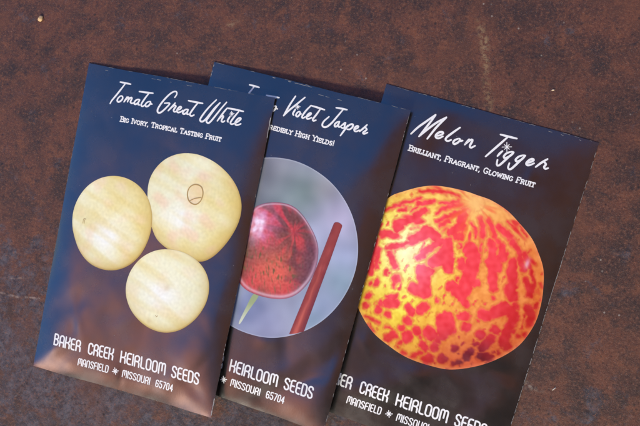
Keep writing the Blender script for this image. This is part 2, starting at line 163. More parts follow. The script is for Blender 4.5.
# ------------------------------------------------------------------ setting
g = 30.0
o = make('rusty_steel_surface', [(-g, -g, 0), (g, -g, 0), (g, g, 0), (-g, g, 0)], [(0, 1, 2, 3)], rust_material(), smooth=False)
tag(o, 'rusty brown steel sheet under the seed packets', None, None, 'structure')
def crumb(x, y, rx, ry, ang, colr, label, seed):
    m = print_material('crumb_matter', colr, 0.7, 0.3, grain=0.25)
    vs, fs = [], []
    nu, nv = 14, 8
    for j in range(nv+1):
        th = math.pi*j/nv
        for i in range(nu):
            ph = 2*math.pi*i/nu
            r = 1 + 0.35*N3(seed+math.cos(ph)*math.sin(th)*1.5, math.sin(ph)*math.sin(th)*1.5, math.cos(th)*1.5)
            a = rx*r*math.sin(th)*math.cos(ph); b_ = ry*r*math.sin(th)*math.sin(ph)
            vs.append(((a*math.cos(ang)-b_*math.sin(ang))*MM, (a*math.sin(ang)+b_*math.cos(ang))*MM, (ry*0.6*r*math.cos(th)+ry*0.55)*MM))
    for j in range(nv):
        for i in range(nu):
            i2 = (i+1) % nu
            fs.append((j*nu+i, (j+1)*nu+i, (j+1)*nu+i2, j*nu+i2))
    o = make('crumb', vs, fs, m); o.location = (x*MM, y*MM, 0)
    tag(o, label, 'crumb', 'crumbs on the rusty steel')
crumb(-25.2, 142.5, 1.3, 0.95, 1.2, (0.62, 0.42, 0.22), 'largest pale tan crumb lying alone near the far left corner', 1)
crumb(185, 149.6, 0.55, 0.35, 0.4, (0.55, 0.42, 0.28), 'tiny pale crumb on the rust beyond the top of the melon packet', 5)
crumb(207.5, 41.5, 0.9, 0.22, 0.9, (0.5, 0.45, 0.38), 'small pale sliver on the rust right of the melon packet', 9)

# ------------------------------------------------------------------ paper surface
# creases: (u, v, angle deg, length, width, height) gentle ridges or dents in the paper
CREASE = [
 [(16, 33, 40, 16, 5, -0.16), (8, 9, 35, 14, 3.0, 0.18), (70, 30, 70, 26, 7, 0.25), (74, 8, -35, 12, 3, -0.14), (45, 4, 0, 30, 2.5, 0.10), (40, 2.5, 90, 6, 1.5, -0.06)],
 [(28, 118, 80, 12, 5, 0.22), (44, 116, 95, 9, 4, 0.20), (72, 22, 50, 24, 5, -0.28), (55, 14, 20, 20, 4, 0.14), (66, 95, 60, 22, 6, 0.18), (35, 124, 5, 12, 1.5, 0.08), (60, 40, 30, 20, 5, 0.10)],
 [(44, 25, 35, 26, 5, 0.28), (62, 34, 10, 20, 4, -0.20), (20, 118, 70, 16, 6, 0.22), (34, 124, -10, 20, 3, 0.12), (70, 16, 60, 16, 5, 0.22), (30, 14, 15, 20, 4, 0.14)],
]
rc = random.Random(21)
for p_ in range(3):
    CREASE[p_] = [(a, b, c, d, e, f*1.35) for a, b, c, d, e, f in CREASE[p_]]
    for k_ in range(15):
        low_ = k_ < 9
        CREASE[p_].append((rc.uniform(5, 77), rc.uniform(3, 34) if low_ else rc.uniform(36, 125), rc.uniform(0, 180), rc.uniform(4, 13), rc.uniform(1.8, 3.2), rc.choice((-1, 1))*rc.uniform(0.06, 0.16)*(1 if low_ else 0.65)))
PUFF = [1.6, 1.3, 1.0]
def height(p, u, v):
    du0, du1, dv0, dv1 = max(u, 0), max(W-u, 0), max(v, 0), max(H-v, 0)
    L = (6.0, 5.0, 4.5)[p]
    e = (1-math.exp(-du0/L))*(1-math.exp(-du1/L))*(1-math.exp(-dv0/(5.4, 5.0, 9.0)[p]))*(1-math.exp(-dv1/(L*2.2)))
    h = PUFF[p]*e
    q = 17.3*p
    h += e*(0.50*N3(u/30+q, v/34+q, q)+0.22*N3(u/12+q, v/14, q+4)*(0.5+math.exp(-v/30))+0.02*N3(u/4.5, v/5.0+q, q+9))
    for (cu, cv, an, ln, wd, ht) in CREASE[p]:
        a = math.radians(an); x = (u-cu)*math.cos(a)+(v-cv)*math.sin(a); y = -(u-cu)*math.sin(a)+(v-cv)*math.cos(a)
        y += 0.6*N3(x/7, cu, cv)
        h += ht*math.exp(-(x/ln)**2-(y/wd)**2)*min(1, e*1.6)
    return h + 0.22
LIFT = (2.7, 2.5, 0.9)
def base(p, u, v):
    k = min(1, max(0, (u-54)/28)); k = k*k*(1.6-0.6*k)
    return TILT[p][0]+TILT[p][1]*u/W - 0.35 + LIFT[p]*k*math.exp(-(max(v, 0)/44)**2)
def wob(p, u, v):
    q = 31*p
    return u+0.16*N3(v/16+q, q+2.2, 1.5), v+0.22*N3(u/13+q, q+7.7, 4.5)
def P(p, u, v, dz=0.0):
    a, b = wob(p, u, v)
    return (a*MM, b*MM, (base(p, u, v)+height(p, u, v)+dz)*MM)

def front_panel(p, parent):
    nu, nv = 126, 196
    vs, fs = [], []
    for j in range(nv+1):
        for i in range(nu+1):
            vs.append(P(p, W*i/nu, H*j/nv))
    for j in range(nv):
        for i in range(nu):
            a = j*(nu+1)+i; fs.append((a, a+1, a+nu+2, a+nu+1))
    # cut edge of the front sheet, going down to the back sheet
    ring = [i for i in range(nu+1)]+[(j)*(nu+1)+nu for j in range(1, nv+1)]+[nv*(nu+1)+i for i in range(nu-1, -1, -1)]+[j*(nu+1) for j in range(nv-1, 0, -1)]
    b0 = len(vs); n = len(ring)
    for dz in (0.0, 0.16):
        for k in ring:
            x, y, z = vs[k]; vs.append((x, y, z-dz*MM))
    for k in range(n):
        fs.append((b0+k, b0+n+k, b0+n+(k+1) % n, b0+(k+1) % n))
    o = make('front_panel', vs, fs, M_INK, parent)
    o.data.materials.append(M_WORN)
    for k in range(n):      # bare paper shows along the cut edge where the ink has rubbed off
        if N3(k*0.25+p*9, p*3.1, 0.5) > (0.12, 0.05, -0.12)[p]:
            o.data.polygons[nu*nv+k].material_index = 1
    return o
def back_panel(p, parent):
    nu, nv = 20, 30
    vs, fs = [], []
    for s in (0.06, 0.0):
        for j in range(nv+1):
            for i in range(nu+1):
                u, v = W*i/nu, H*j/nv; a, b = wob(p, u, v)
                vs.append((a*MM, b*MM, (base(p, u, v)+s)*MM))
    m = (nu+1)*(nv+1)
    for j in range(nv):
        for i in range(nu):
            a = j*(nu+1)+i
            fs.append((a, a+1, a+nu+2, a+nu+1)); fs.append((m+a, m+a+nu+1, m+a+nu+2, m+a+1))
    ring = [i for i in range(nu+1)]+[(j)*(nu+1)+nu for j in range(1, nv+1)]+[nv*(nu+1)+i for i in range(nu-1, -1, -1)]+[j*(nu+1) for j in range(nv-1, 0, -1)]
    for k in range(len(ring)):
        a, b = ring[k], ring[(k+1) % len(ring)]
        fs.append((a, m+a, m+b, b))
    return make('back_panel', vs, fs, M_INK, parent)

# ------------------------------------------------------------------ strokes
def smooth_line(pts, step=0.35):
    P0 = [Vector(q) for q in pts]
    closed = len(P0) > 3 and (P0[0]-P0[-1]).length < 0.05
    if len(P0) == 2:
        n = max(1, int((P0[1]-P0[0]).length/step)); return [P0[0].lerp(P0[1], i/n) for i in range(n+1)]
    out = []
    n = len(P0)
    for i in range(n-1):
        p1, p2 = P0[i], P0[i+1]
        p0 = P0[i-1] if i > 0 else (P0[-2] if closed else p1-(p2-p1)*0.5)
        p3 = P0[i+2] if i+2 < n else (P0[1] if closed else p2+(p2-p1)*0.5)
        m = max(2, int((p2-p1).length/step))
        d = (p2-p1).length
        for k in range(m):
            t = k/m
            out.append(0.5*((2*p1)+(p2-p0)*t+(2*p0-5*p1+4*p2-p3)*t*t+(3*p1-p0-3*p2+p3)*t**3))
    out.append(P0[-1])
    res = [out[0]]
    for q in out[1:]:
        if (q-res[-1]).length > step*0.35: res.append(q)
    return res
def corner_line(pts, step=0.35):
    out = []
    for a, b in zip(pts[:-1], pts[1:]):
        a, b = Vector(a), Vector(b); n = max(1, int((b-a).length/step))
        for i in range(n): out.append(a.lerp(b, i/n))
    out.append(Vector(pts[-1]))
    return out
def ribbons(name, p, lines, width, mat, parent, dz=0.05, smooth=True, taper=False):
    vs, fs = [], []
    for li, pts in enumerate(lines):
        w = width
        if isinstance(pts, dict): w = pts['w']; pts = pts['p']
        L = smooth_line(pts) if smooth else corner_line(pts)
        if len(L) < 2: continue
        z = dz+0.006*(li % 8)
        n = len(L); base0 = len(vs)
        tans = []
        for i in range(n):
            t = (L[min(i+1, n-1)]-L[max(i-1, 0)]); tans.append(t.normalized() if t.length > 1e-6 else Vector((1, 0)))
        for i in range(n):
            t = tans[i]; nn = Vector((-t.y, t.x)); hw = w*0.5
            if taper: hw *= 0.82+0.3*math.sin(math.pi*i/(n-1))
            for s in (-1, 1):
                q = L[i]+nn*hw*s; vs.append(P(p, q.x, q.y, z))
            if i: a = base0+2*i; fs.append((a-2, a, a+1, a-1)[::-1])
        for (i, sg) in ((0, -1), (n-1, 1)):
            t = tans[i]*sg; nn = Vector((-t.y, t.x)); ca = base0+2*i
            idx = []
            for k in range(1, 5):
                an = math.pi*k/5 - math.pi/2
                q = L[i]+(t*math.cos(an)+nn*math.sin(an))*w*0.5*(0.82 if taper else 1); idx.append(len(vs)); vs.append(P(p, q.x, q.y, z))
            left = ca if sg > 0 else ca+1; right = ca+1 if sg > 0 else ca
            fs.append((left, *idx, right))
    return make(name, vs, fs, mat, parent, smooth=False)
def star(c, r, rot=0.2, n=8):
    out = []
    for k in range(n//2):
        a = rot+math.pi*k/(n//2); rr = r*(1.0 if k % 2 == 0 else 0.72)
        out.append([(c[0]-rr*math.cos(a), c[1]-rr*math.sin(a)), (c[0]+rr*math.cos(a), c[1]+rr*math.sin(a))])
    return out

# narrow round-shouldered capitals, unit height; (width, strokes)
def arc(cx, cy, rx, ry, a0, a1, n=7):
    return [(cx+rx*math.cos(math.radians(a0+(a1-a0)*i/n)), cy+ry*math.sin(math.radians(a0+(a1-a0)*i/n))) for i in range(n+1)]
w_ = 0.40
G = {
 'A': (w_, [[(0, 0), (0, .72)]+arc(.2, .78, .2, .22, 180, 0)+[(w_, .72), (w_, 0)], [(0, .38), (w_, .38)]]),
 'B': (w_, [[(0, 0), (0, 1), (.2, 1)]+arc(.2, .78, .18, .22, 90, -90)+[(0, .54)], [(.2, .56)]+arc(.2, .27, .2, .27, 80, -90)+[(0, 0)]]),
 'C': (w_, [arc(.2, .78, .2, .22, 0, 180)+arc(.2, .22, .2, .22, 180, 360)]),
 'D': (w_, [[(0, 0), (0, 1), (.16, 1)]+arc(.2, .76, .2, .24, 80, 0)+arc(.2, .24, .2, .24, 0, -90)+[(0, 0)]]),
 'E': (.33, [[(.33, 1), (.16, 1)]+arc(.18, .8, .18, .2, 100, 180)+arc(.18, .2, .18, .2, 180, 260)+[(.18, 0), (.33, 0)], [(0, .5), (.29, .5)]]),
 'F': (.33, [[(.33, 1), (.16, 1)]+arc(.18, .8, .18, .2, 100, 180)+[(0, 0)], [(0, .5), (.29, .5)]]),
 'H': (w_, [[(0, 0), (0, 1)], [(w_, 1), (w_, .66), (.3, .5), (w_, .36), (w_, 0)], [(0, .46), (.3, .5)]]),
 'I': (.0, [[(0, 0), (0, 1)]]),
 'K': (w_, [[(0, 0), (0, 1)], [(w_, 1), (w_, .70), (.26, .5), (w_, .34), (w_, 0)], [(0, .5), (.26, .5)]]),
 'L': (.30, [[(0, 1), (0, .18)]+arc(.16, .16, .16, .16, 180, 270)+[(.32, 0)]]),
 'M': (.56, [[(0, 0), (0, .80)]+arc(.14, .82, .14, .18, 180, 0)+[(.28, .3)], [(.28, .82)]+arc(.42, .82, .14, .18, 180, 0)+[(.56, 0)]]),
 'N': (w_, [[(0, 0), (0, .72)]+arc(.2, .78, .2, .22, 180, 0)+[(w_, 0)]]),
 'O': (w_, [arc(.2, .78, .2, .22, 0, 180)+arc(.2, .22, .2, .22, 180, 360)+[(w_, .78)]]),
 'R': (w_, [[(0, 0), (0, .72)]+arc(.2, .78, .2, .22, 180, 0)+[(.38, .6), (.28, .46), (w_, .34), (w_, 0)], [(0, .46), (.28, .46)]]),
 'S': (.38, [arc(.19, .80, .19, .20, 0, 180)+[(.02, .66), (.34, .40)]+arc(.19, .20, .19, .20, 10, -180)]),
 'U': (w_, [[(0, 1), (0, .24)]+arc(.2, .22, .2, .22, 180, 360)+[(w_, 1)]]),
 '6': (.38, [arc(.19, .80, .19, .20, 10, 180)+[(0, .25)]+arc(.19, .22, .19, .22, 180, 360)+arc(.19, .38, .19, .18, 0, 180)]),
 '5': (.38, [[(.36, 1), (.02, 1), (.02, .58), (.2, .60)]+arc(.19, .38, .19, .2, 70, 0)+arc(.19, .22, .19, .22, 0, -180)]),
 '7': (.36, [[(0, 1), (.36, 1), (.30, .7), (.12, 0)]]),
 '0': (.36, [arc(.18, .80, .18, .20, 0, 180)+arc(.18, .20, .18, .20, 180, 360)+[(.36, .80)]]),
 '4': (.38, [[(.28, 0), (.28, 1), (0, .30), (.38, .30)]]),
}
def word(txt, u0, u1, v0, h, gap=0.16, font=G):
    x = 0; pieces = []
    for k, ch in enumerate(txt):
        w, st = font[ch]
        pieces += [[(x+a, b) for a, b in s] for s in st]
        x += w+gap
    x -= gap
    sx = (u1-u0)/x
    return [[(u0+a*sx, v0+b*h) for a, b in s] for s in pieces]
def brand(p, parent):
    sw = 0.66
    v, h = 11.3, 4.35
    hw = sw/2
    lean = lambda pts, s=0.06: [(x+(11.5-y)*s, y) for x, y in pts]
    for t, a, b in (('BAKER', 8.0, 20.7), ('CREEK', 24.0, 35.6), ('HEIRLOOM', 38.6, 59.3), ('SEEDS', 61.9, 74.3)):
        L = word(t, a+hw, b-hw, v+hw, h, 0.19)
        ribbons('company_name_word', p, [lean(s) for s in L], sw, M_WHITE, parent, smooth=False)
    v, h = 5.75, 2.75; sw2 = 0.44
    for t, a, b in (('MANSFIELD', 20.4, 34.4), ('MISSOURI', 40.6, 53.3), ('65704', 55.8, 63.7)):
        ribbons('address_word', p, word(t, a+.2, b-.2, v+.2, h, 0.21), sw2, M_WHITE, parent, smooth=False)
    ribbons('star_ornament', p, star(ART['F']['star'], 1.35, 0.35), 0.34, M_WHITE, parent, smooth=False)

# wide serif capitals for the variety line
def ser(x, y, w=.2): return [(x-w/2, y), (x+w/2, y)]
SF = {
 'A': (.8, [[(.05, 0), (.4, 1), (.75, 0)], [(.2, .35), (.6, .35)], ser(.05, 0), ser(.75, 0)]),
 'B': (.7, [[(.1, 0), (.1, 1), (.45, 1)]+arc(.42, .76, .2, .24, 80, -80)+[(.1, .52)], [(.45, .52)]+arc(.45, .26, .23, .26, 80, -80)+[(.1, 0)], ser(.05, 0), ser(.05, 1)]),
 'C': (.72, [arc(.4, .5, .36, .5, 45, 315, 12), [(.68, .75), (.68, 1)]]),
 'D': (.8, [[(.1, 0), (.1, 1), (.4, 1)]+arc(.36, .5, .38, .5, 85, -85, 9)+[(.1, 0)], ser(.05, 0), ser(.05, 1)]),
 'E': (.66, [[(.62, .78), (.62, 1), (.1, 1), (.1, 0), (.64, 0), (.64, .22)], [(.1, .52), (.48, .52)]]),
 'F': (.62, [[(.60, .78), (.60, 1), (.1, 1), (.1, 0)], [(.1, .52), (.46, .52)], ser(.1, 0, .28)]),
 'G': (.78, [arc(.4, .5, .36, .5, 45, 330, 12)+[(.72, .42), (.5, .42)]]),
 'H': (.8, [[(.1, 0), (.1, 1)], [(.7, 0), (.7, 1)], [(.1, .5), (.7, .5)], ser(.1, 0), ser(.7, 0), ser(.1, 1), ser(.7, 1)]),
 'I': (.22, [[(.11, 0), (.11, 1)], ser(.11, 0, .26), ser(.11, 1, .26)]),
 'L': (.6, [[(.1, 1), (.1, 0), (.58, 0), (.58, .25)], ser(.1, 1, .26)]),
 'N': (.82, [[(.1, 0), (.1, 1), (.72, 0), (.72, 1)], ser(.1, 0), ser(.72, 1), ser(.05, 1, .15)]),
 'O': (.82, [arc(.41, .5, .38, .5, 0, 360, 16)]),
 'P': (.66, [[(.1, 0), (.1, 1), (.4, 1)]+arc(.4, .72, .24, .28, 80, -80)+[(.1, .44)], ser(.1, 0, .28)]),
 'R': (.76, [[(.1, 0), (.1, 1), (.4, 1)]+arc(.4, .74, .24, .26, 80, -80)+[(.1, .48)], [(.4, .48), (.72, 0)], ser(.1, 0), ser(.05, 1)]),
 'S': (.6, [arc(.31, .76, .25, .24, 20, 180)+[(.1, .62), (.5, .40)]+arc(.31, .25, .25, .25, 0, -160)]),
 'T': (.72, [[(.36, 0), (.36, 1)], [(.04, .80), (.04, 1), (.68, 1), (.68, .80)], ser(.36, 0, .28)]),
 'U': (.78, [[(.1, 1), (.1, .35)]+arc(.39, .32, .29, .32, 180, 360)+[(.68, 1)], ser(.1, 1), ser(.68, 1)]),
 'V': (.78, [[(.05, 1), (.39, 0), (.73, 1)], ser(.05, 1), ser(.73, 1)]),
 'W': (1.1, [[(.05, 1), (.3, 0), (.55, .95), (.8, 0), (1.05, 1)], ser(.05, 1), ser(1.05, 1)]),
 'X': (.7, [[(0, 0), (.7, 1)], [(0, 1), (.7, 0)]]),
 'Y': (.74, [[(.05, 1), (.37, .5), (.69, 1)], [(.37, .5), (.37, 0)], ser(.05, 1), ser(.69, 1), ser(.37, 0, .28)]),
 'Z': (.66, [[(.05, 1), (.62, 1), (.03, 0), (.64, 0)]]),
 ',': (.2, [[(.1, .08), (.02, -.22)]]), '!': (.2, [[(.1, .3), (.1, 1)], [(.1, 0), (.1, .04)]]), ' ': (.42, []),
}
def serif_text(txt, a, b, h, first=0):
    """first = index of the character whose left foot sits at a"""
    x = 0; out = [[]]; x0 = 0
    for k, ch in enumerate(txt):
        if k == first: x0 = x
        w, st = SF[ch.upper()]
        s = 1.0 if ch.isupper() or ch == '!' else 0.78
        out[-1] += [[(x+q*s, r*s) for q, r in l] for l in st]
        if ch == ' ': out.append([])
        x += w*s+0.13
    x -= 0.13
    d = Vector(b)-Vector(a); sx = d.length/(x-x0); t = d.normalized(); nn = Vector((-t.y, t.x))
    return [[[tuple(Vector(a)+t*((q-x0)*sx)+nn*(r*h)) for q, r in l] for l in wd] for wd in out if wd]

# ------------------------------------------------------------------ printed pictures
def polar_art(name, p, outline, parent, colour, rings=50, sect=160, dz=0.05, centre=None, smooth_outline=True, mat=None, relax=0):
    pts = [Vector(q) for q in outline]
    if relax:
        for _ in range(relax):
            n_ = len(pts); pts = [pts[i]*0.5+(pts[i-1]+pts[(i+1) % n_])*0.25 for i in range(n_)]
        c_ = sum(pts, Vector((0, 0)))/len(pts); pts = [c_+(q-c_)*(1+0.024*relax) for q in pts]
    c = Vector(centre) if centre else sum(pts, Vector((0, 0)))/len(pts)
    L = smooth_line([tuple(q) for q in pts]+[tuple(pts[0])], 0.5) if smooth_outline else corner_line([tuple(q) for q in pts]+[tuple(pts[0])], 0.5)
    # resample evenly
    d = [0]
    for a, b in zip(L[:-1], L[1:]): d.append(d[-1]+(b-a).length)
    tot = d[-1]; out = []; k = 0
    for i in range(sect):
        s = tot*i/sect
        while d[k+1] < s: k += 1
        out.append(L[k].lerp(L[k+1], (s-d[k])/(d[k+1]-d[k]+1e-9)))
    uv = [(c.x, c.y, 0.0, 0)]
    vs = [P(p, c.x, c.y, dz)]; fs = []
    for r in range(1, rings+1):
        t = r/rings
        for i in range(sect):
            q = c.lerp(out[i], t); uv.append((q.x, q.y, t, i/sect)); vs.append(P(p, q.x, q.y, dz))
    for i in range(sect):
        i2 = (i+1) % sect
        fs.append((0, 1+i, 1+i2))
        for r in range(1, rings):
            a = 1+(r-1)*sect; b = a+sect
            fs.append((a+i, b+i, b+i2, a+i2))
    area = sum(a.cross(b) if False else a.x*b.y-a.y*b.x for a, b in zip(out, out[1:]+out[:1]))
    if area < 0: fs = [f[::-1] for f in fs]
    cols = lin_np(colour(np.array(uv), c))
    return make(name, vs, fs, mat or M_ART, parent, colors=cols)
def nz(uv, sc_, seed, ax=1.0, ay=1.0):
    return np.array([N3(a*ax/sc_+seed, b*ay/sc_+seed*0.7, seed) for a, b in uv[:, :2]])
def mixc(a, b, f):
    f = np.clip(f, 0, 1)[:, None]; return a*(1-f)+b*f
def const(uv, c): return np.tile(np.array(c, float), (len(uv), 1))

def tomato_colour(k):
    hi = [(-2, -3), (-1, -3), (-2, -1)][k]
    def f(uv, c):
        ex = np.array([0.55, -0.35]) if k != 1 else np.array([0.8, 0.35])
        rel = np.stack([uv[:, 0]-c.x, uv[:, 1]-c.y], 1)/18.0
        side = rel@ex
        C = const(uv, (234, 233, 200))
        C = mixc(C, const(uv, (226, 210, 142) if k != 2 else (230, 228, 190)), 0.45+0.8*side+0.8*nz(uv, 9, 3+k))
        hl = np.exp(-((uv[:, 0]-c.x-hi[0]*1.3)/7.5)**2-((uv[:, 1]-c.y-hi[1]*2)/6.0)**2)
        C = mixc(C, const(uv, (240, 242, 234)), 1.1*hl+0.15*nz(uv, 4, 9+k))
        C = mixc(C, const(uv, (236, 208, 178)), (0.75, 0.45, 0.25)[k]*np.clip(nz(uv, 6, 33+k)*2.2, 0, 1))
        ax_ = rel@np.array([0.35, 0.93]); sq = rel@np.array([0.93, -0.35])
        C = mixc(C, const(uv, (214, 188, 96)), 0.30*np.clip(np.array([N3(a*0.6, b*4.5, k+5.) for a, b in zip(sq, ax_)])*2.4, 0, 1))
        C = C+(nz(uv, 1.1, 60+k)*9)[:, None]
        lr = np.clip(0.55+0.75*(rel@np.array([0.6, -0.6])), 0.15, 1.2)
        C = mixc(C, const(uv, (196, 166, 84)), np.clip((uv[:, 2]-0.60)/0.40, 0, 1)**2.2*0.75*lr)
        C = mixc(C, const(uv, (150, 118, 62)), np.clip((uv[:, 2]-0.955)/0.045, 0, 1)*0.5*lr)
        if k == 0: C = mixc(C, const(uv, (240, 208, 176)), 0.45-np.hypot(uv[:, 0]-c.x-1, uv[:, 1]-c.y-7)/14)
        if k == 0:
            sc_ = np.array(ART['scar'][0]).mean(0); ds = np.hypot(uv[:, 0]-sc_[0], (uv[:, 1]-sc_[1])*0.8)
            C = mixc(C, const(uv, (228, 196, 150)), 0.30*np.exp(-((ds-2.0)/1.0)**2)+0.12*np.exp(-(ds/1.6)**2))
        if k == 2: C = mixc(C, const(uv, (196, 170, 120)), 0.35*np.exp(-(np.hypot(uv[:, 0]-c.x+0.6, uv[:, 1]-c.y-0.8)/1.4)**2)+0.35*np.exp(-(np.hypot(uv[:, 0]-c.x+5.5, uv[:, 1]-c.y+14.)/1.0)**2))
        return C
    return f
def blobs(uv, lst, soft):
    """lst of (x, y, r, colour, amount)"""
    def g_(C):
        for (x, y, r, cc, am) in lst:
            d = np.hypot(uv[:, 0]-x, uv[:, 1]-y)/r
            C = mixc(C, const(uv, cc), am*np.exp(-d**2))
        return C
    return g_
def photo_colour(uv, c):
    C = const(uv, (146, 151, 172))
    C = blobs(uv, [(c.x-14, c.y+24, 18, (98, 104, 110), .85), (c.x-8, c.y+30, 12, (140, 140, 150), .6), (c.x+8, c.y+24, 9, (122, 142, 136), .8), (c.x+16, c.y+28, 6, (170, 165, 165), .6), (c.x+2, c.y+16, 9, (110, 128, 128), .6), (c.x+24, c.y+18, 8, (190, 180, 210), .7),
        (c.x+16, c.y+8, 8, (180, 186, 214), .8), (c.x+30, c.y+4, 7, (160, 170, 205), .7), (c.x+31, c.y-6, 8, (120, 150, 165), .7), (c.x+26, c.y-16, 8, (165, 180, 208), .8), (c.x+24, c.y-24, 6, (110, 140, 160), .6),
        (c.x-14, c.y-24, 8, (160, 180, 195), .8), (c.x-2, c.y-26, 9, (112, 126, 165), .8), (c.x+8, c.y-30, 8, (150, 155, 190), .6), (c.x-24, c.y+6, 16, (120, 130, 140), .7)], 1)(C)
    C += (nz(uv, 6, 5)*14+nz(uv, 13, 8)*16)[:, None]
    C = mixc(C, const(uv, (196, 202, 216)), (uv[:, 2]-0.985)/0.015*0.5)
    return C
def jasper_colour(uv, c):
    rel = np.stack([uv[:, 0]-c.x, uv[:, 1]-c.y], 1)
    px, py = c.x+3.5, c.y+8.5        # blossom end, the stripes fan out of it
    ang = np.arctan2(uv[:, 1]-py, uv[:, 0]-px); rad = np.hypot(uv[:, 0]-px, uv[:, 1]-py)
    C = const(uv, (196, 62, 70))
    st = np.array([N3(math.cos(a)*3.2+2, math.sin(a)*3.2, r/9) for a, r in zip(ang, rad)])
    sp = np.array([N3((a+0.25*b)/0.75, b/2.3, 3) for a, b in rel])*0.8+0.3*np.array([N3(a/2.2, b/3.0, 6) for a, b in rel])
    C = mixc(C, const(uv, (112, 62, 60)), (st*2.6+0.3)*np.clip(rad/5, 0, 1))
    C = mixc(C, const(uv, (222, 104, 82)), 0.9*np.exp(-(np.hypot(rel[:, 0]+1, rel[:, 1]+8)/10)**2))
    C = mixc(C, const(uv, (120, 92, 58)), (sp*3.0-0.25)*np.exp(-((rel[:, 1]+8)/11)**2)*0.85)
    C = mixc(C, const(uv, (98, 84, 58)), 0.75*np.exp(-(np.hypot(rel[:, 0]+14, rel[:, 1]+4)/6)**2))
    C = mixc(C, const(uv, (92, 66, 62)), 0.75*np.exp(-(np.hypot(rel[:, 0]-12.5, (rel[:, 1]+2)*0.6)/5)**2))
    C = mixc(C, const(uv, (86, 48, 58)), np.clip(nz(uv, 4.2, 12)*2.4, 0, 1)*0.55*np.clip(0.5+rel[:, 0]/10+rel[:, 1]/30, 0.1, 1))
    C = mixc(C, const(uv, (104, 60, 84)), np.clip((rel[:, 0]-7)/9, 0, 1)*0.8)
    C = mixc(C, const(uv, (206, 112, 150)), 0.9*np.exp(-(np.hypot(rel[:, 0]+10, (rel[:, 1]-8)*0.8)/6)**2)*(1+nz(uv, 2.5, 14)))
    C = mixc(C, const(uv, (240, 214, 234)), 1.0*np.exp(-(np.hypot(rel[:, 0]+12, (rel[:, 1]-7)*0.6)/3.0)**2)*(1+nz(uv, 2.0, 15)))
    C = C+(nz(uv, 0.9, 16)*18)[:, None]
    rr = uv[:, 2]-0.11*np.clip(rel[:, 0]/12, -1, 1)*0-0.02*nz(uv, 6, 18)
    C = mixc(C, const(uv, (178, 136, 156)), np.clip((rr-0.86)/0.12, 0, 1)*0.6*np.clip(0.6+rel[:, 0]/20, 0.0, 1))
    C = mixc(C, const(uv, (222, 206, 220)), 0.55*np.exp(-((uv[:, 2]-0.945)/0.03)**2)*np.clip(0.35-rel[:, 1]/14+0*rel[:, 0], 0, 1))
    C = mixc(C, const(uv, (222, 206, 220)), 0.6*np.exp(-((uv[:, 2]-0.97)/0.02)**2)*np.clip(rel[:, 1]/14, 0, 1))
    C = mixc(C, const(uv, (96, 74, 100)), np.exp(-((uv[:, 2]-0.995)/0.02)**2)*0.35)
    return C
def stick_colour(uv, c):
    C = const(uv, (142, 56, 54))
    a = Vector(ART['stick'][0])-Vector(ART['stick'][3]); a.normalize(); n_ = (-a.y, a.x)
    mid = Vector(ART['stick'][3]).lerp(Vector(ART['stick'][2]), 0.5)
    q = (uv[:, 0]-mid.x)*n_[0]+(uv[:, 1]-mid.y)*n_[1]
    al = (uv[:, 0]-mid.x)*a.x+(uv[:, 1]-mid.y)*a.y
    C = mixc(C, const(uv, (204, 104, 88)), 0.8*np.exp(-((q-0.4)/0.9)**2)*np.clip(0.95-al/40+0.5*np.array([N3(a*0.25, b*1.5, 2.) for a, b in zip(al, q)]), 0.1, 1))
    C = mixc(C, const(uv, (110, 46, 58)), np.clip((-q-0.5)/1.6, 0, 1)*0.85)
    C = mixc(C, const(uv, (120, 60, 70)), np.clip((q-1.6)/0.9, 0, 1)*0.6)
    C = mixc(C, const(uv, (120, 70, 66)), np.clip((al-45)/2.5, 0, 1)*0.6)
    return C+(nz(uv, 2.5, 3)*8)[:, None]
